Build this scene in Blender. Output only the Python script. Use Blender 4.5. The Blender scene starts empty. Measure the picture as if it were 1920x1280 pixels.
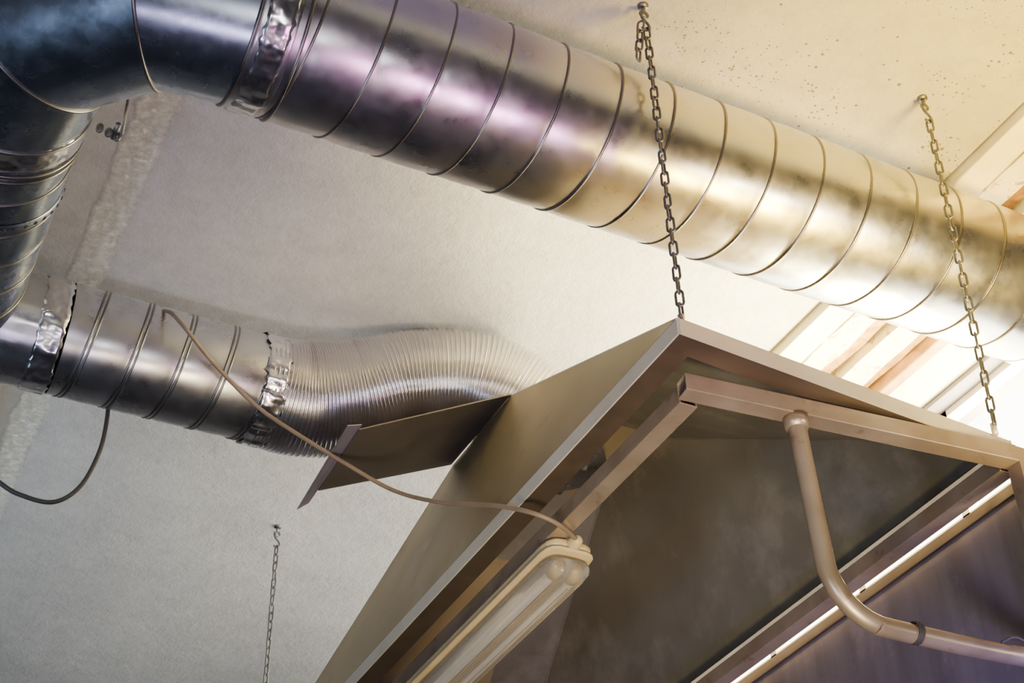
import bpy, bmesh, math, random
from mathutils import Vector, Matrix, noise
random.seed(4)
CZ=1.6            # eye height; heights below are "above eye level" and get +CZ
F=2833.0
# ---------------- camera basis (room axes: X right, Y away, Z up) ------------
zr=Vector((-90,3640,-F)).normalized()
xr=Vector((7055,-2029,-F)); xr=(xr-zr*xr.dot(zr)).normalized()
yr=zr.cross(xr).normalized()
Rm=Matrix((xr,yr,zr))
cam_d=bpy.data.cameras.new('camera'); cam=bpy.data.objects.new('camera',cam_d)
bpy.context.scene.collection.objects.link(cam)
cam_d.sensor_width=36; cam_d.lens=F/1920*36; cam_d.clip_start=0.02
cam.matrix_world=Matrix.Translation((0,0,CZ))@Rm.to_4x4()
bpy.context.scene.camera=cam
def ray(u,v): return Rm@Vector((u-960,640-v,-F))
def pz(u,v,z):
    d=ray(u,v); return d*(z/d.z)
def py(u,v,y):
    d=ray(u,v); return d*(y/d.y)

# ---------------- helpers ----------------------------------------------------
def link(o,parent=None):
    bpy.context.scene.collection.objects.link(o)
    if parent: o.parent=parent
    return o
def empty(name):
    e=bpy.data.objects.new(name,None); e.empty_display_size=.1
    return link(e)
def mesh(name,vs,fs,mat,parent=None,smooth=False,abs_=False):
    me=bpy.data.meshes.new(name)
    me.from_pydata([(v[0],v[1],v[2]+(0 if abs_ else CZ)) for v in vs],[],fs)
    me.materials.append(mat)
    if smooth:
        for p in me.polygons: p.use_smooth=True
    me.update()
    bm=bmesh.new(); bm.from_mesh(me); bmesh.ops.recalc_face_normals(bm,faces=bm.faces); bm.to_mesh(me); bm.free()
    return link(bpy.data.objects.new(name,me),parent)
def bevel(o,w=.002,s=2):
    m=o.modifiers.new('b','BEVEL'); m.width=w; m.segments=s; m.limit_method='ANGLE'
def box(name,x0,x1,y0,y1,z0,z1,mat,parent=None,bw=0):
    vs=[(x,y,z) for x in(x0,x1) for y in(y0,y1) for z in(z0,z1)]
    fs=[(0,1,3,2),(4,6,7,5),(0,4,5,1),(2,3,7,6),(0,2,6,4),(1,5,7,3)]
    o=mesh(name,vs,fs,mat,parent)
    if bw: bevel(o,bw)
    return o
def frames(pts):
    n=len(pts); out=[]; up=None
    for i in range(n):
        t=(pts[min(i+1,n-1)]-pts[max(i-1,0)]).normalized()
        if up is None:
            up=Vector((0,0,1)) if abs(t.z)<.9 else Vector((1,0,0))
        up=(up-t*up.dot(t)).normalized()
        out.append((t,up.copy(),t.cross(up)))
    return out
def tube(pts,rad,n=12,caps=True,closed=False):
    pts=[Vector(p) for p in pts]
    if closed: fr=None
    fr=frames(pts); vs=[];fs=[]
    if closed:
        fr=[]
        up=Vector((0,0,1)); N=len(pts)
        nrm=(pts[1]-pts[0]).cross(pts[N//3]-pts[0]).normalized()
        for i in range(N):
            t=(pts[(i+1)%N]-pts[i-1]).normalized(); fr.append((t,nrm,t.cross(nrm)))
    for i,p in enumerate(pts):
        r=rad(i) if callable(rad) else rad
        for k in range(n):
            a=2*math.pi*k/n
            vs.append(p+(fr[i][1]*math.cos(a)+fr[i][2]*math.sin(a))*r)
    N=len(pts)
    for i in range(N if closed else N-1):
        j=(i+1)%N
        for k in range(n):
            l=(k+1)%n
            fs.append((i*n+k,i*n+l,j*n+l,j*n+k))
    if caps and not closed:
        fs.append(tuple(range(n))[::-1]); fs.append(tuple((N-1)*n+k for k in range(n)))
    return vs,fs
def merge(parts):
    V=[];Fc=[]
    for vs,fs in parts:
        o=len(V); V+=list(vs); Fc+=[tuple(i+o for i in f) for f in fs]
    return V,Fc
def spline(ctrl,steps=10):
    P=[Vector(c) for c in ctrl]; P=[P[0]*2-P[1]]+P+[P[-1]*2-P[-2]]; out=[]
    for i in range(1,len(P)-2):
        p0,p1,p2,p3=P[i-1:i+3]
        for s in range(steps):
            t=s/steps
            out.append(.5*((2*p1)+(p2-p0)*t+(2*p0-5*p1+4*p2-p3)*t*t+(3*p1-p0-3*p2+p3)*t**3))
    out.append(P[-2]); return out

# ---------------- materials --------------------------------------------------
def nodes(name):
    m=bpy.data.materials.new(name); m.use_nodes=True
    nt=m.node_tree; b=nt.nodes['Principled BSDF']; return m,nt,b
def noise_n(nt,co,scale,detail=6,rough=.6,vec=None):
    n=nt.nodes.new('ShaderNodeTexNoise'); n.inputs['Scale'].default_value=scale
    n.inputs['Detail'].default_value=detail; n.inputs['Roughness'].default_value=rough
    if vec is not None:
        mp=nt.nodes.new('ShaderNodeMapping'); mp.inputs['Scale'].default_value=vec
        nt.links.new(co,mp.inputs['Vector']); co=mp.outputs[0]
    nt.links.new(co,n.inputs['Vector']); return n.outputs['Fac']
def ramp(nt,fac,stops):
    r=nt.nodes.new('ShaderNodeValToRGB'); el=r.color_ramp.elements
    while len(el)<len(stops): el.new(.5)
    for e,(p,c) in zip(el,stops):
        e.position=p; e.color=(c if len(c)==4 else (*c,1)) if not isinstance(c,(int,float)) else (c,c,c,1)
    nt.links.new(fac,r.inputs[0]); return r.outputs[0]
def mixc(nt,f,a,b,mode='MIX'):
    m=nt.nodes.new('ShaderNodeMix'); m.data_type='RGBA'; m.blend_type=mode
    for s,x in((0,f),(6,a),(7,b)):
        if isinstance(x,(int,float)): m.inputs[s].default_value=x
        elif isinstance(x,tuple): m.inputs[s].default_value=(*x,1)
        else: nt.links.new(x,m.inputs[s])
    return m.outputs[2]
def mth(nt,op,a,b=None,c=None):
    m=nt.nodes.new('ShaderNodeMath'); m.operation=op
    for i,x in enumerate((a,b,c)):
        if x is None: continue
        if isinstance(x,(int,float)): m.inputs[i].default_value=x
        else: nt.links.new(x,m.inputs[i])
    return m.outputs[0]
def mapr(nt,f,a,b_,c_,d,smooth=True):
    n=nt.nodes.new('ShaderNodeMapRange'); n.interpolation_type='SMOOTHSTEP' if smooth else 'LINEAR'
    for i,v in((1,a),(2,b_),(3,c_),(4,d)): n.inputs[i].default_value=v
    nt.links.new(f,n.inputs[0]); return n.outputs[0]
def bump(nt,b,h,st=.3,d=.01):
    n=nt.nodes.new('ShaderNodeBump'); n.inputs['Strength'].default_value=st; n.inputs['Distance'].default_value=d
    nt.links.new(h,n.inputs['Height']); nt.links.new(n.outputs[0],b.inputs['Normal'])
def co(nt): return nt.nodes.new('ShaderNodeTexCoord').outputs['Object']

def metal(name,c1,c2,r0=.25,r1=.45,stain=(.12,.09,.07),sa=.35,metallic=1.0,bs=.06,scale=6,streak=None,sth=(.58,.8)):
    m,nt,b=nodes(name); c=co(nt)
    n1=noise_n(nt,c,scale,5,.55,streak)
    col=ramp(nt,n1,[(.3,c1),(.7,c2)])
    n2=noise_n(nt,c,scale*2.2,7,.65)
    st=ramp(nt,n2,[(sth[0],0),(sth[1],sa)])
    col=mixc(nt,st,col,stain)
    nt.links.new(col,b.inputs['Base Color'])
    n3=noise_n(nt,c,scale*2,5,.6)
    nt.links.new(mapr(nt,n3,.3,.7,r0,r1,False),b.inputs['Roughness'])
    b.inputs['Metallic'].default_value=metallic
    bump(nt,b,noise_n(nt,c,scale*1.2,2,.5),bs,.02)
    return m
def plain(name,col,rough=.5,metallic=0,var=.15,scale=20,bs=.1):
    m,nt,b=nodes(name); c=co(nt); n1=noise_n(nt,c,scale,6,.6)
    d=tuple(x*(1-var) for x in col); l=tuple(min(1,x*(1+var)) for x in col)
    nt.links.new(ramp(nt,n1,[(.3,d),(.7,l)]),b.inputs['Base Color'])
    b.inputs['Roughness'].default_value=rough; b.inputs['Metallic'].default_value=metallic
    bump(nt,b,n1,bs,.01); return m

M_galv=metal('galvanized_steel',(.60,.60,.62),(.74,.74,.76),.24,.36,stain=(.34,.32,.31),sa=.12,sth=(.60,.9),scale=8,bs=.04)
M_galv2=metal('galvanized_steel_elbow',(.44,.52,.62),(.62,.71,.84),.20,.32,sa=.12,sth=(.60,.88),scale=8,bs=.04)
M_seam=metal('seam_steel',(.20,.19,.18),(.34,.32,.31),.3,.42,bs=.02)
M_foil=metal('foil_tape',(.80,.80,.82),(.94,.94,.94),.14,.28,sa=.2,bs=.5,scale=14)
M_flex=metal('aluminium_flex',(.66,.63,.64),(.76,.73,.74),.20,.27,sa=0,bs=.01)
M_chain=metal('chain_steel',(.12,.12,.13),(.21,.21,.22),.4,.5,bs=.02,scale=40,metallic=.8)
M_rim=metal('hood_skirt_steel',(.62,.58,.48),(.76,.71,.60),.38,.55,sa=.25,metallic=.35)
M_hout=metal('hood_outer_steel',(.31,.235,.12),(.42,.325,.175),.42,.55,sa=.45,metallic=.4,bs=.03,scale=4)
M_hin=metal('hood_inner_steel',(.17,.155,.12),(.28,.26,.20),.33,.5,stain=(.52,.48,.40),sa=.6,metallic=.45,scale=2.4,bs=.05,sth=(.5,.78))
M_lip=metal('hood_lip_steel',(.06,.045,.03),(.11,.08,.055),.4,.6,metallic=.4)
M_plate=metal('bracket_plate_steel',(.10,.085,.075),(.15,.125,.11),.45,.6,metallic=.4,sa=.1)
M_fin=metal('bracket_fin_steel',(.22,.20,.28),(.32,.29,.38),.45,.6,metallic=.4,sa=.1)
M_frame=metal('rusty_tube_steel',(.42,.325,.235),(.56,.46,.36),.30,.48,stain=(.22,.10,.05),sa=.8,metallic=.65,scale=9)
M_sheet=metal('booth_sheet_steel',(.17,.145,.15),(.29,.25,.26),.4,.6,stain=(.6,.48,.5),sa=.45,metallic=.4,streak=(1,4,.5),scale=3)
M_cable=plain('cable_rubber',(.26,.19,.13),.5)
M_cableD=plain('cable_dark_rubber',(.05,.045,.045),.5)
M_wood=plain('beam_wood',(.40,.22,.08),.7,var=.4,scale=12,bs=.5)
m,nt,b=nodes('weathered_cream_paint'); c=co(nt)
cc=ramp(nt,noise_n(nt,c,9,6,.6),[(.3,(.74,.68,.46)),(.7,(.88,.82,.60))])
cc=mixc(nt,ramp(nt,noise_n(nt,c,16,8,.75),[(.55,0.),(.62,.9)]),cc,(.33,.19,.07))
nt.links.new(cc,b.inputs['Base Color']); b.inputs['Roughness'].default_value=.75; bump(nt,b,noise_n(nt,c,16,8,.75),.5,.01)
M_plankw=m
M_plank=plain('plank_cream',(.86,.80,.60),.7,var=.12,scale=9,bs=.3)
M_foam=plain('gap_foam_brown',(.30,.16,.045),.9,var=.5,scale=30,bs=1)
M_dark=plain('gap_dark',(.04,.025,.02),.9)
M_wall=plain('wall_plaster',(.13,.13,.16),.85,var=.08,scale=3,bs=.2)
M_floor=plain('floor_concrete',(.06,.06,.08),.7,var=.15,scale=4)
M_win=plain('window_frame_paint',(.75,.72,.66),.5)
M_base=plain('lamp_body_plastic',(.62,.48,.25),.4,var=.08)
M_tubew=plain('fluorescent_tube',(.85,.85,.82),.3,var=.02)
m,nt,b=nodes('clear_polycarbonate'); b.inputs['Base Color'].default_value=(.98,.92,.82,1); b.inputs['Roughness'].default_value=.09
b.inputs['Transmission Weight'].default_value=.86; b.inputs['IOR'].default_value=1.3; M_cover=m

# ceiling plaster
m,nt,b=nodes('ceiling_plaster'); c=co(nt)
base=ramp(nt,noise_n(nt,c,1.3,7,.65),[(.3,(.44,.44,.475)),(.7,(.60,.60,.63))])
grime=ramp(nt,noise_n(nt,c,14,10,.8),[(.44,0.),(.72,.5)])
base=mixc(nt,grime,base,(.31,.30,.32))
sep=nt.nodes.new('ShaderNodeSeparateXYZ'); nt.links.new(c,sep.inputs[0])
wob=noise_n(nt,c,7,9,.8)
dx=mth(nt,'ABSOLUTE',mth(nt,'SUBTRACT',mth(nt,'ADD',sep.outputs[0],mth(nt,'MULTIPLY',mth(nt,'SUBTRACT',wob,.5),.07)),.352))
sm=mapr(nt,dx,.046,.030,0,1)
sgr=noise_n(nt,c,45,8,.8)
smf=mth(nt,'MULTIPLY',sm,ramp(nt,sgr,[(.38,.45),(.55,1.)]))
col=mixc(nt,smf,base,(1.,1.,1.))
right=mapr(nt,sep.outputs[0],.9,1.5,.0,1)     # more pitted plaster toward the window side
near=mapr(nt,sep.outputs[1],2.2,1.7,.0,1)
pmask=mth(nt,'ADD',mth(nt,'MULTIPLY',mth(nt,'MULTIPLY',right,near),.95),.2)
vo=nt.nodes.new('ShaderNodeTexVoronoi'); vo.inputs['Scale'].default_value=34; nt.links.new(c,vo.inputs['Vector'])
pm=mth(nt,'MULTIPLY',ramp(nt,noise_n(nt,c,9,3,.6),[(.42,0.),(.68,.17)]),pmask)
pit=mth(nt,'LESS_THAN',vo.outputs['Distance'],pm)
vo2=nt.nodes.new('ShaderNodeTexVoronoi'); vo2.inputs['Scale'].default_value=85; nt.links.new(c,vo2.inputs['Vector'])
pit2=mth(nt,'LESS_THAN',vo2.outputs['Distance'],mth(nt,'MULTIPLY',ramp(nt,noise_n(nt,c,5,6,.6),[(.44,0.),(.64,.22)]),pmask))
pits=mth(nt,'MAXIMUM',pit,pit2)
col=mixc(nt,mth(nt,'MULTIPLY',pits,.8),col,(.11,.07,.045))
nt.links.new(col,b.inputs['Base Color']); b.inputs['Roughness'].default_value=.85
h=mth(nt,'ADD',mth(nt,'MULTIPLY',noise_n(nt,c,32,9,.75),.7),mth(nt,'MULTIPLY',noise_n(nt,c,6,3,.5),.8))
h=mth(nt,'ADD',h,mth(nt,'MULTIPLY',smf,.7)); h=mth(nt,'SUBTRACT',h,mth(nt,'MULTIPLY',pits,.6))
bump(nt,b,h,.8,.016)
M_ceil=m

# ---------------- room -------------------------------------------------------
H=2.4; XW=2.56; FL=-CZ
X0,Y0,Y1=-2.6,-1.8,6.2
box('ceiling',X0,2.04,Y0,Y1,H,H+.12,M_ceil)
box('floor',X0,XW,Y0,Y1,FL-.1,FL,M_floor)
box('wall_left',X0-.1,X0,Y0,Y1,FL,H+.3,M_wall)
box('wall_back',X0,XW,Y1,Y1+.1,FL,H+.3,M_wall)
box('wall_front',X0,XW,Y0-.1,Y0,FL,H+.3,M_wall)
WY0,WY1,WZ0,WZ1=2.06,4.3,1.05,2.375
wr=empty('wall_right')
box('wall_below',XW,XW+.15,Y0,Y1,FL,WZ0,M_wall,wr)
box('wall_above',XW,XW+.15,Y0,Y1,WZ1,H+.3,M_wall,wr)
box('wall_near',XW,XW+.15,Y0,WY0,WZ0,WZ1,M_wall,wr)
box('wall_far',XW,XW+.15,WY1,Y1,WZ0,WZ1,M_wall,wr)
w=empty('window_1')
fx0,fx1=XW+.05,XW+.09
box('frame_top',fx0,fx1,WY0,WY1,WZ1-.02,WZ1,M_win,w); box('frame_sill',fx0,fx1,WY0,WY1,WZ0,WZ0+.05,M_win,w)
for i in range(6):
    y=WY0+(WY1-WY0)*i/5; box('mullion_%d'%i,fx0,fx1,y-.014,y+.014,WZ0,WZ1,M_win,w)
for i in(1,2,3): 
    z=WZ0+(WZ1-WZ0)*i/4; box('bar_%d'%i,fx0,fx1,WY0,WY1,z-.008,z+.008,M_win,w)
def rough_strip(name,x0,x1,z0,z1,mat,amp,par,seed):
    n=260; vs=[];fs=[]
    for i in range(n+1):
        y=Y0+(Y1-Y0)*i/n
        a=noise.noise(Vector((seed,y*9,0)))*amp+noise.noise(Vector((seed,y*37,3)))*amp*.6; c_=noise.noise(Vector((seed+5,y*9,0)))*amp+noise.noise(Vector((seed+5,y*31,3)))*amp*.6
        vs+=[(x0+a,y,z1),(x0+a,y,z0+a*.5),(x1+c_,y,z0+c_*.5),(x1+c_,y,z1)]
    for i in range(n):
        for k in range(3): fs.append((i*4+k,i*4+k+1,i*4+5+k,i*4+4+k))
    return mesh(name,vs,fs,mat,par)
ce=empty('ceiling_edge_boards')
box('backing',2.03,XW,Y0,Y1,H+.09,H+.12,M_dark,ce)
box('cream_board_1',2.045,2.118,Y0,Y1,H-.03,H+.09,M_plank,ce,.004)
rough_strip('cracked_render',2.139,2.205,H-.012,H+.09,M_plankw,.013,ce,1)
rough_strip('brown_filler',2.212,2.25,H+.005,H+.09,M_foam,.013,ce,8)
rough_strip('cream_render_2',2.262,2.335,H-.02,H+.09,M_plankw,.012,ce,21)
rough_strip('brown_filler_2',2.342,2.375,H+.0,H+.09,M_foam,.014,ce,13)
box('timber',2.385,2.42,Y0,Y1,H-.03,H+.09,M_wood,ce,.004)
box('cream_board_3',2.428,XW,Y0,Y1,H-.01,H+.09,M_plank,ce,.003)

# ---------------- ducts ------------------------------------------------------
def spiral_duct(parent,p0,p1,R,pitch,phase=0,hand=1,mat=M_galv,bead=.0030,bulge=.0026,nseg=120,step=.01,name='shell',double=False):
    p0=Vector(p0);p1=Vector(p1);L=(p1-p0).length;t=(p1-p0).normalized()
    up=Vector((0,0,1)); sd=t.cross(up)
    n=int(L/step); vs=[];fs=[]
    for i in range(n+1):
        s=L*i/n
        for k in range(nseg):
            a=2*math.pi*k/nseg
            ph=((s/pitch)-hand*a/(2*math.pi)+phase)%1.0
            bl=bulge*math.sin(math.pi*ph)**.6
            d=noise.noise(Vector((s*3,math.cos(a)*1.3,math.sin(a)*1.3+phase)))*.0022+noise.noise(Vector((s*11,math.cos(a)*2.3,math.sin(a)*2.3+phase)))*.0008
            vs.append(p0+t*s+(up*math.cos(a)+sd*math.sin(a))*(R+bl+d))
    for i in range(n):
        for k in range(nseg):
            l=(k+1)%nseg; fs.append((i*nseg+k,i*nseg+l,(i+1)*nseg+l,(i+1)*nseg+k))
    mesh(name,vs,fs,mat,parent,True)
    for off in((0,.010) if double else (0,)):
        pts=[]; turns=L/pitch; m_=int(turns*72)
        for i in range(-72,m_+72):
            a=hand*2*math.pi*(i/72.0); s=(hand*a/(2*math.pi))*pitch+off-phase*pitch
            if s<0 or s>L: continue
            pts.append(p0+t*s+(up*math.cos(a)+sd*math.sin(a))*(R+.001))
        mesh(name+'_seam_%d'%(off*1000),*tube(pts,bead,8),M_seam,parent,True)
def band(name,parent,p0,p1,R,mat,amp=.002,nseg=120,n=14,freq=9,lip=0):
    p0=Vector(p0);p1=Vector(p1);t=(p1-p0).normalized();up=Vector((0,0,1));sd=t.cross(up);L=(p1-p0).length
    vs=[];fs=[]
    for i in range(n+1):
        s=L*i/n
        for k in range(nseg):
            a=2*math.pi*k/nseg; q=Vector((math.cos(a)*freq,math.sin(a)*freq,s*freq*1.2+R*50))*.8
            e=noise.noise(q)*amp+(noise.noise(q*2.7)**2)*amp
            edge=noise.noise(q*1.5+Vector((9,9,9)))*amp*2 if i in(0,n) else 0
            r=R+e+(lip if 0<i<n else 0)-( .003 if i in(0,n) else 0)
            vs.append(p0+t*(s+edge)+(up*math.cos(a)+sd*math.sin(a))*r)
    for i in range(n):
        for k in range(nseg):
            l=(k+1)%nseg; fs.append((i*nseg+k,i*nseg+l,(i+1)*nseg+l,(i+1)*nseg+k))
    return mesh(name,vs,fs,mat,parent,True)
def ring(parent,name,c,t,R,bead,mat):
    c=Vector(c);t=Vector(t).normalized();up=Vector((0,0,1));sd=t.cross(up)
    pts=[c+(up*math.cos(a)+sd*math.sin(a))*R for a in[2*math.pi*k/96 for k in range(96)]]
    return mesh(name,*tube(pts,bead,8,closed=True),mat,parent,True)

DY,DZ,DR=1.835,2.175,.160
EX,ER=.405,.355        # elbow centre x, bend radius
YX=EX-ER               # axis x of the duct running away
EYc=DY+ER
du=empty('spiral_duct')
spiral_duct(du,(EX+.07,DY,DZ),(XW-.003,DY,DZ),DR,.118,phase=.35,hand=-1)
def elbow_ring(ang,R,n=96,miter=1.0):
    a=math.radians(ang); out=Vector((-math.sin(a),-math.cos(a),0)); c=Vector((EX,EYc,DZ))
    ctr=c+out*ER*miter
    return [ctr+(Vector((0,0,1))*math.cos(2*math.pi*k/n)+out*(math.sin(2*math.pi*k/n)*miter))*R for k in range(n)]
angs=[0,26,62,90]; el=empty('duct_elbow'); vs=[];fs=[]
for gi in range(3):
    A=elbow_ring(angs[gi],DR,miter=1.0 if angs[gi] in(0,90) else 1.045)
    B=elbow_ring(angs[gi+1],DR,miter=1.0 if angs[gi+1] in(0,90) else 1.045)
    o=len(vs);n=96; ns=8
    for s in range(ns+1):
        t=s/ns
        for k in range(n): vs.append(A[k].lerp(B[k],t))
    for s in range(ns):
        for k in range(n):
            l=(k+1)%n; fs.append((o+s*n+k,o+s*n+l,o+(s+1)*n+l,o+(s+1)*n+k))
mesh('gores',vs,fs,M_galv2,el,True)
for i,a in enumerate(angs):
    R_=elbow_ring(a,DR+.0015,miter=1.0 if a in(0,90) else 1.045)
    mesh('gore_seam_%d'%i,*tube(R_,.0036,8,closed=True),M_seam,el,True)
band('plain_collar',el,(EX-.002,DY,DZ),(EX+.075,DY,DZ),DR+.002,M_galv,.0006)
band('foil_joint',el,(EX+.012,DY,DZ),(EX+.062,DY,DZ),DR+.005,M_foil,.0045)
ring(el,'joint_bead',(EX+.085,DY,DZ),(1,0,0),DR+.003,.0036,M_seam)
d2=empty('spiral_duct')
BY,BR=2.915,.131
spiral_duct(d2,(YX,EYc+.02,DZ),(YX,4.9,DZ),DR-.004,.105,phase=.1,hand=1,mat=M_galv2)
band('collar_foil',d2,(YX,EYc-.004,DZ),(YX,EYc+.055,DZ),DR+.003,M_foil,.0018)
ring(d2,'collar_bead_1',(YX,EYc+.07,DZ),(0,1,0),DR,.004,M_seam)
ring(d2,'collar_bead_2',(YX,EYc+.088,DZ),(0,1,0),DR,.004,M_seam)
band('strap',d2,(YX,EYc+.22,DZ),(YX,EYc+.24,DZ),DR+.003,M_galv2,.0004,n=4)
P=[]
for k in range(44):
    a=2*math.pi*k/44; q=Vector((YX+math.cos(a)*(DR+.003),EYc+.23,DZ+math.sin(a)*(DR+.003)))
    d=Vector((math.cos(a),0,math.sin(a))); P.append(tube([q-d*.001,q+d*.0012],.0045,8))
mesh('strap_holes',*merge(P),M_dark,d2,True)
br=empty('branch_duct')
FX=.80
spiral_duct(br,(YX+.27,BY,DZ),(FX,BY,DZ),BR,.104,phase=.2,hand=-1,double=True,bead=.003,name='branch_shell')
band('tee_collar',br,(YX+.10,BY,DZ),(YX+.24,BY,DZ),BR+.003,M_galv,.001)
band('tee_foil',br,(YX+.205,BY,DZ),(YX+.265,BY,DZ),BR+.006,M_foil,.0035)
band('flex_foil',br,(FX-.02,BY,DZ),(FX+.035,BY,DZ),BR+.008,M_foil,.006,freq=12)
fl=empty('flexible_duct')
path=spline([(FX,BY,DZ),(FX+.12,BY-.004,DZ+.004),(1.04,2.88,2.205),(1.16,2.83,2.245),(1.29,2.785,2.255),(1.40,2.765,2.225),(1.49,2.757,2.165),(1.535,2.757,2.09)],40)
cum=[0]
for a,b_ in zip(path,path[1:]): cum.append(cum[-1]+(b_-a).length)
Lf=cum[-1]; nr=84; pts=[]; per=8; tot=nr*per; j=0
for i in range(tot+1):
    s=Lf*i/tot
    while j<len(cum)-2 and cum[j+1]<s: j+=1
    f=(s-cum[j])/max(1e-9,cum[j+1]-cum[j]); pts.append(path[j].lerp(path[j+1],f))
rng=[random.uniform(-.0007,.0007) for _ in range(nr+2)]
def fr_(i):
    s=i/tot
    return BR+.006+.0026*math.cos(2*math.pi*i/per)+rng[i//per]-.016*max(0,(s-.72)/.28)+.005*math.sin(s*9)
vs,fs=tube(pts,fr_,80,caps=False)
mesh('corrugated_shell',vs,fs,M_flex,fl,True)

hg=empty('duct_hanger_strap')
for i in range(3): ring(hg,'strap_loop_%d'%i,(.232+.018*i,2.19,2.15-.004*i),(.3,.5,1),.009,.0035,M_chain)
mesh('bolt',*tube([(.262,2.165,2.150),(.262,2.205,2.150)],.006,10),M_chain,hg,True)
mesh('hanger_rod',*tube([(.275,2.19,2.15),(.275,2.20,2.40)],.003,8),M_chain,hg,True)

# ---------------- hood -------------------------------------------------------
hood=empty('extraction_hood')
P1=Vector((1.159,1.646,1.590));P2=Vector((1.908,1.684,1.574));P3=Vector((1.908,3.87,1.574));P0=Vector((1.159,3.87,1.590))
T1=Vector((1.325,2.59,2.10));T2=Vector((1.747,2.59,2.10));T3=Vector((1.747,2.92,2.10));T0=Vector((1.325,2.92,2.10))
def sheet(name,quad,mat_o,mat_i,th=.003,parent=None,center=None):
    q=[Vector(v) for v in quad]; n=(q[1]-q[0]).cross(q[3]-q[0]).normalized()
    c=sum(q,Vector())/4
    if center is not None and n.dot(c-Vector(center))<0: n=-n
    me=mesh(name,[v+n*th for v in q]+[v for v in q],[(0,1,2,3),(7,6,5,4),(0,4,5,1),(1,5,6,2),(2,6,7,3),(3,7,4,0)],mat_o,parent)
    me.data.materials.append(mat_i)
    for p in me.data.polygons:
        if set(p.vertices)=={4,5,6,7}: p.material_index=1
    return me
cen=(1.53,2.76,1.5)
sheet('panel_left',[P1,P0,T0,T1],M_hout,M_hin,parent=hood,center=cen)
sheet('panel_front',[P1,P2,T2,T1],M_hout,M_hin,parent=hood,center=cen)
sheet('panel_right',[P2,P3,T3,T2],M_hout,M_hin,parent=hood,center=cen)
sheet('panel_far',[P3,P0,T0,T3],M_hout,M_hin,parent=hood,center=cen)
box('neck_cap',1.325,1.747,2.59,2.92,2.10,2.104,M_hout,hood)
mesh('spigot',*tube([(1.535,2.757,2.06),(1.535,2.757,2.12)],.118,48),M_galv,hood,True)
def skirt(name,a,b_,inw,lipw=.045,sk=.032,mat=M_rim):
    a=Vector(a);b_=Vector(b_);inw=Vector(inw); dn=Vector((0,0,-sk)); t=.003
    sheet(name+'_skirt',[a,b_,b_+dn,a+dn],mat,M_lip,parent=hood,center=cen)
    if lipw:
        q=[a+dn,b_+dn,b_+dn+inw*lipw,a+dn+inw*lipw]
        vs=[v for v in q]+[v+Vector((0,0,t)) for v in q]
        mesh(name+'_lip',vs,[(0,1,2,3),(7,6,5,4),(0,4,5,1),(1,5,6,2),(2,6,7,3),(3,7,4,0)],M_lip,hood)
skirt('left',P0,P1,(1,0,0)); skirt('front',P1,P2,(0,1,0)); skirt('right',P2,P3,(-1,0,0),.03,.02); skirt('far',P3,P0,(0,-1,0))
for i,(a,b_) in enumerate(((P1,T1),(P2,T2),(P3,T3),(P0,T0))):
    mesh('hip_seam_%d'%i,*tube([a,b_],.004,6),M_rim if i==0 else M_hin,hood)
mesh('top_edge',*tube([T1,T0],.004,6),M_hout,hood)
for i,(y,l) in enumerate(((2.03,.06),(2.15,.04))):
    vs=[];fs=[];nx,ny=6,12
    for a in range(nx+1):
        for c_ in range(ny+1):
            vs.append((1.192+.028*a/nx,y+l*c_/ny,1.568+.008*noise.noise(Vector((a*.5,c_*.4,i*3.)))))
    for a in range(nx):
        for c_ in range(ny): fs.append((a*(ny+1)+c_,(a+1)*(ny+1)+c_,(a+1)*(ny+1)+c_+1,a*(ny+1)+c_+1))
    mesh('foil_scrap_%d'%i,vs,fs,M_foil if i else M_galv,hood,True)
bp=empty('sloped_bracket_plate')
q=[(1.322,2.59,2.103),(1.318,2.925,2.103),(.972,2.925,1.935),(.945,2.59,1.893)]
sheet('plate',q,M_plate,M_plate,.003,bp,(1.1,2.7,1.0))
f=[(.945,2.575,1.897),(.975,3.00,1.944),(.950,3.01,1.925),(.912,2.575,1.885)]
sheet('fin',f,M_fin,M_fin,.002,bp,(1.1,2.7,1.0))

# ---------------- tube frame -------------------------------------------------
fm=empty('steel_tube_frame')
def sqtube(name,a,b_,w=.035,wall=.003,par=fm,mat=M_frame):
    a=Vector(a);b_=Vector(b_);t=(b_-a).normalized()
    up=Vector((0,0,1)) if abs(t.z)<.9 else Vector((0,1,0)); up=(up-t*up.dot(t)).normalized(); s=t.cross(up)
    h=w/2; vs=[]
    for p in(a,b_):
        for r in(h,h-wall):
            for sx,sy in((-1,-1),(1,-1),(1,1),(-1,1)): vs.append(p+s*r*sx+up*r*sy)
    fs=[]
    for k in range(4):
        l=(k+1)%4
        fs+=[(k,l,8+l,8+k),(4+k,12+k,12+l,4+l),(k,4+k,4+l,l),(8+k,8+l,12+l,12+k)]
    o=mesh(name,vs,fs,mat,par); bevel(o,.0025,2); return o
FZ=1.528
A=Vector((1.215,1.737,FZ)); B=Vector((1.885,1.668,FZ-.004))
sqtube('front_rail',A,B)
sqtube('left_rail',(1.240,1.757,FZ-.002),(1.240,3.84,FZ-.002),.036)
sqtube('right_rail',(1.888,1.69,FZ-.006),(1.888,3.84,FZ-.006))
sqtube('far_rail',(1.26,3.82,FZ),(1.87,3.82,FZ))
sqtube('corner_post',(1.900,1.668,-CZ),(1.900,1.668,FZ+.012),.034)
sqtube('far_post_1',(1.905,3.85,-CZ),(1.905,3.85,FZ+.012),.036)
sqtube('far_post_2',(1.24,3.86,-CZ),(1.24,3.86,FZ+.012),.036)
pp=[(1.434,1.716,1.51),(1.438,1.716,1.40),(1.444,1.716,1.28)]
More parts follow.
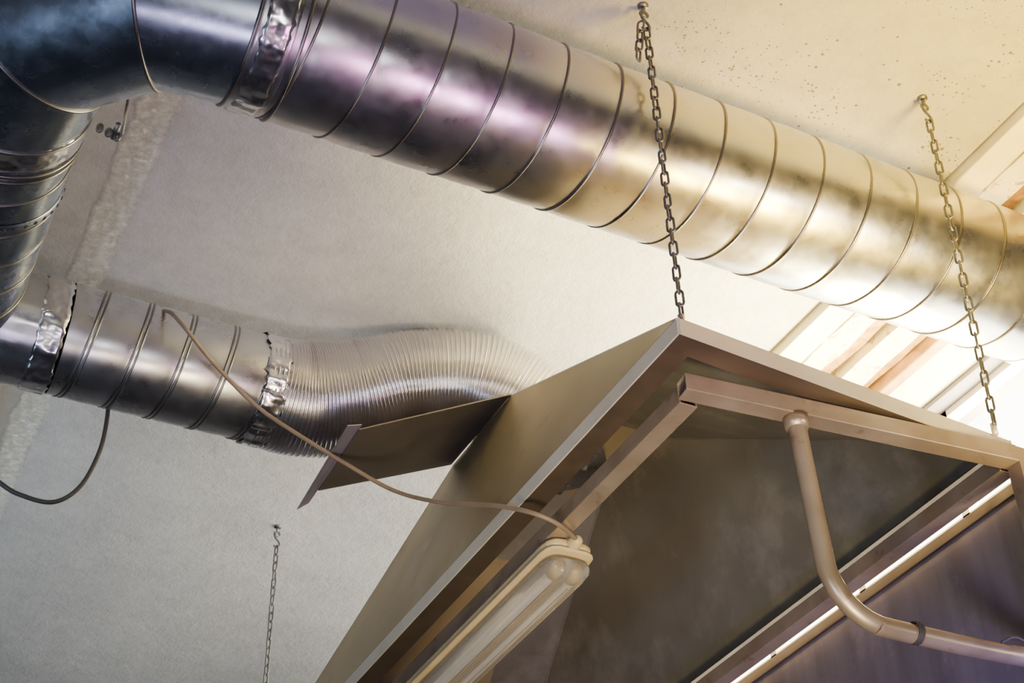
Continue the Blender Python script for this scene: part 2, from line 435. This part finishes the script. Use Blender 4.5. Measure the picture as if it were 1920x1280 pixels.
cx,cz,r=1.446+.105,1.235,.105
for k in range(0,10):
    a=math.radians(10*k); pp.append((cx-r*math.cos(a),1.716,cz-r*math.sin(a)))
pp+=[(1.70,1.712,1.128),(1.80,1.705,1.127),(1.895,1.69,1.126)]
mesh('bent_pipe',*tube(spline(pp,4),.0165,20),M_frame,fm,True)
mesh('pipe_collar',*tube([(1.434,1.716,1.488),(1.434,1.716,1.512)],lambda i:.024 if i else .020,20),M_frame,fm,True)
wp=[(1.60+.012*i/40,1.712+.0185*math.cos(i*.6),1.13+.0185*math.sin(i*.6)) for i in range(41)]
mesh('wire_tie',*tube(wp,.0014,6),M_cableD,fm,True)

bs=empty('booth_side_panel')
box('sheet',1.935,1.940,1.705,3.95,-CZ,1.512,M_sheet,bs)
box('fold',1.928,1.935,1.705,3.95,1.49,1.512,M_lip,bs)

# ---------------- fluorescent lamp -------------------------------------------
la=empty('fluorescent_batten_lamp')
def loft(name,secs,mat,smooth=True,caps=True):
    n=len(secs[0]);vs=[v for s in secs for v in s];fs=[]
    for i in range(len(secs)-1):
        for k in range(n):
            l=(k+1)%n; fs.append((i*n+k,i*n+l,(i+1)*n+l,(i+1)*n+k))
    if caps: fs+= [tuple(range(n))[::-1],tuple((len(secs)-1)*n+k for k in range(n))]
    return mesh(name,vs,fs,mat,la,smooth)
LX,LZ,LY0,LY1=1.268,1.490,2.235,3.50
def sec(y,sx,sz,w,zt,zb,e=3.2,n=40,taper=.8):
    o=[]
    for k in range(n):
        a=2*math.pi*k/n; c_,s_=math.cos(a),math.sin(a)
        x=math.copysign(abs(c_)**(2/e),c_)*w/2*sx; z=math.copysign(abs(s_)**(2/e),s_)
        zz=(zt+zb)/2+z*(zt-zb)/2*sz
        if z<0: x*=1-(1-taper)*(-z)
        o.append((LX+x,y,zz))
    return o
endp=[(0,.55,.5),(.006,.8,.75),(.018,.94,.92),(.04,1,1)]
def both(w,zt,zb,ins=0,**k):
    s=[sec(LY0+ins+d,a,b_,w,zt,zb,**k) for d,a,b_ in endp]
    s+=[sec(LY1-ins-d,a,b_,w,zt,zb,**k) for d,a,b_ in endp[::-1]]; return s
loft('body',both(.104,LZ+.018,LZ-.010,0,taper=1.0),M_base)
loft('rim_gasket',both(.110,LZ-.004,LZ-.015,-.003,taper=1.0),M_base)
loft('clear_cover',both(.098,LZ-.016,LZ-.066,.004,taper=.66),M_cover)
for i,x in enumerate((-.018,.018)):
    mesh('tube_lamp_%d'%i,*tube([(LX+x,LY0+.05,LZ-.036),(LX+x,LY1-.05,LZ-.036)],.0085,20),M_tubew,la,True)
    mesh('lamp_holder_%d'%i,*tube([(LX+x,LY0+.03,LZ-.036),(LX+x,LY0+.055,LZ-.036)],.011,20),M_base,la,True)
for i,x in enumerate((-.025,-.01,.01,.025)):
    box('cover_rib_%d'%i,LX+x-.0008,LX+x+.0008,LY0+.05,LY1-.05,LZ-.068,LZ-.0655,M_cover,la)
mesh('cable_gland',*tube([(LX+.0,LY0-.025,LZ+.004),(LX,LY0-.02,LZ+.004),(LX,LY0-.005,LZ+.003),(LX,LY0+.01,LZ+.002)],lambda i:[.006,.011,.014,.014][i],14),M_base,la,True)
box('mount_clip_1',1.225,1.255,2.45,2.47,LZ+.015,FZ-.018,M_chain,la)
box('mount_clip_2',1.225,1.255,3.2,3.22,LZ+.015,FZ-.018,M_chain,la)

# ---------------- cables -----------------------------------------------------
C1=[pz(296,584,2.29),pz(318,585,2.20),pz(345,612,2.13),pz(400,680,2.085),pz(480,760,2.02),pz(560,815,1.94),pz(650,870,1.86),pz(740,920,1.78),pz(830,942,1.68),pz(930,948,1.57),pz(1000,962,1.50),pz(1046,982,1.485),Vector((LX-.004,LY0-.02,LZ+.004))]
mesh('lamp_power_cable',*tube(spline(C1,10),.0048,10),M_cable,None,True)
C2=[py(206,720,2.98),py(200,790,2.98),py(185,850,2.98),py(150,912,2.98),py(100,941,2.98),py(40,928,2.98),py(0,905,2.98),py(-80,840,2.98),py(-140,740,2.98)]
mesh('hanging_cable',*tube(spline(C2,10),.0052,10),M_cableD,None,True)
C3=[(1.78,1.70,1.143),(1.80,1.685,1.15),(1.83,1.68,1.135),(1.86,1.685,1.11)]
mesh('loose_wire',*tube(spline(C3,8),.003,8),M_cableD,fm,True)

# ---------------- chains -----------------------------------------------------
def link_pts(c,d,side,L=.036,W=.018,wire=.0025):
    h=(L-W)/2; r=W/2-wire; out=[]
    for k in range(9): 
        a=math.pi*k/8; out.append(c+d*(h+r*math.sin(a))+side*(r*math.cos(a)))
    for k in range(9):
        a=math.pi+math.pi*k/8; out.append(c+d*(-h+r*math.sin(a))+side*(r*math.cos(a)))
    return tube(out,wire,8,closed=True)
def chain_parts(a,b_,pitch=.0285):
    a=Vector(a);b_=Vector(b_);d=(b_-a).normalized();L=(b_-a).length;n=max(1,int(round(L/pitch)));pitch=L/n
    s=d.cross(Vector((.6,.8,0))).normalized(); t=d.cross(s); P=[]
    for i in range(n):
        ang=(math.pi/2)*(i%2)+random.uniform(-.25,.25)+.4
        side=s*math.cos(ang)+t*math.sin(ang)
        P.append(link_pts(a+d*pitch*(i+.5),d,side,L=pitch+.0098))
    return P
def hookparts(p):
    p=Vector(p); P=[tube([p+Vector((0,0,.0)),p+Vector((0,0,-.004))],.011,16),tube([p,p+Vector((0,0,-.02))],.004,8)]
    eye=[p+Vector((math.cos(a)*.009,0,-.028+math.sin(a)*.009)) for a in[2*math.pi*k/16 for k in range(16)]]
    P.append(tube(eye,.0026,8,closed=True))
    s=[p+Vector(v) for v in((.008,.0,-.026),(.002,0,-.022),(-.006,0,-.03),(-.004,0,-.042),(.006,0,-.052),(.010,0,-.064),(.002,0,-.074),(-.008,0,-.068))]
    P.append(tube(spline(s,5),.003,8)); return P
def chain(top,bot,tail=0):
    top=Vector(top);P=hookparts(top); s=top+Vector((.002,0,-.070))
    P+=chain_parts(s,bot)
    if tail: P+=chain_parts(s+Vector((-.014,-.004,.010)),s+Vector((-.030,-.004,.01-.0295*tail)))
    mesh('hanging_chain',*merge(P),M_chain,None,True)
chain((1.159,1.646,H),(1.172,1.652,1.602),4)
chain((1.832,1.606,H),(1.862,1.668,1.592))
chain((1.164,3.868,H),(1.168,3.862,1.602))
chain((1.86,3.868,H),(1.87,3.862,1.59))
for i,(x,y,z) in enumerate(((1.172,1.655,1.597),(1.862,1.672,1.583),(1.168,3.858,1.597),(1.87,3.858,1.582))):
    mesh('lug_%d'%i,*tube([Vector((x,y,z-.012)),Vector((x,y,z+.012))],.006,10),M_rim,hood,True)

# ---------------- lights -----------------------------------------------------
def place(o,loc,target):
    link(o); L=Vector(loc)+Vector((0,0,CZ)); T=Vector(target)+Vector((0,0,CZ))
    o.location=L; o.rotation_euler=(T-L).to_track_quat('-Z','Y').to_euler(); return o
def area(name,loc,target,size,power,col,sy=None):
    d=bpy.data.lights.new(name,'AREA'); d.energy=power; d.color=col; d.size=size
    if sy: d.shape='RECTANGLE'; d.size_y=sy
    return place(bpy.data.objects.new(name,d),loc,target)
def spot(name,loc,target,ang,power,col,blend=1,rad=.1):
    d=bpy.data.lights.new(name,'SPOT'); d.energy=power; d.color=col; d.spot_size=math.radians(ang); d.spot_blend=blend; d.shadow_soft_size=rad
    return place(bpy.data.objects.new(name,d),loc,target)
def point(name,loc,power,col,rad):
    d=bpy.data.lights.new(name,'POINT'); d.energy=power; d.color=col; d.shadow_soft_size=rad
    return place(bpy.data.objects.new(name,d),loc,(0,0,0))
area('window_daylight',(XW+.25,3.1,1.75),(1.2,2.6,2.1),2.0,24,(1,.86,.50),1.1)
point('low_sun_glare',(2.74,2.36,2.20),170,(1,.82,.38),.10)
spot('fill_uplight_warm',(2.30,2.42,1.70),(1.85,2.05,2.4),118,700,(1,.82,.34),rad=.10)  # added fill hidden behind the booth panel, whitens ceiling and duct end
area('fill_cool',(-1.4,.6,-.4),(.3,2.4,2.2),.45,42,(.56,.70,1))  # unseen cool fill added low on the left for elbow and ducts
spot('fill_far',(-.6,2.6,.2),(.5,4.7,2.4),70,105,(.56,.82,1),rad=.3)  # added fill, no such fixture; cools the far-left ceiling
spot('fill_lilac',(.3,.6,-.6),(1.1,2.7,2.4),44,50,(.84,.68,1),rad=.15)  # invented lavender fill that tints the ceiling violet
area('fill_neutral',(.6,-.6,.3),(1.2,2.0,2.2),.3,10,(1,.93,.94))  # soft fill added behind the camera, stands for no fixture
spot('fill_front',(2.3,.4,.9),(1.85,1.68,1.6),42,120,(1,.86,.62),rad=.12)  # made-up light that brightens the hood's front rim, rail and pipe
spot('fill_yellow',(1.95,.9,.9),(1.80,1.55,2.4),56,700,(1,.64,.06),rad=.2)  # added spot that puts the yellow patch on the ceiling
spot('fill_pink',(1.3,.7,.5),(1.0,1.7,2.4),58,52,(1,.42,.78),rad=.15)  # added spot for the pink tint on ceiling and duct, no real source
spot('fill_hood',(.8,.7,-.3),(1.42,2.45,1.8),44,270,(1,.81,.42),rad=.2)  # invented fill that lifts the hood's interior and left panel
spot('fill_violet',(1.55,1.0,.3),(2.0,1.95,.9),60,110,(.30,.22,1),rad=.15)  # added spot tinting the booth panel blue-violet; nothing real shines from there
wd=bpy.data.worlds.new('World'); bpy.context.scene.world=wd; wd.use_nodes=True
bg=wd.node_tree.nodes['Background']; bg.inputs[0].default_value=(1,.94,.78,1); bg.inputs[1].default_value=14
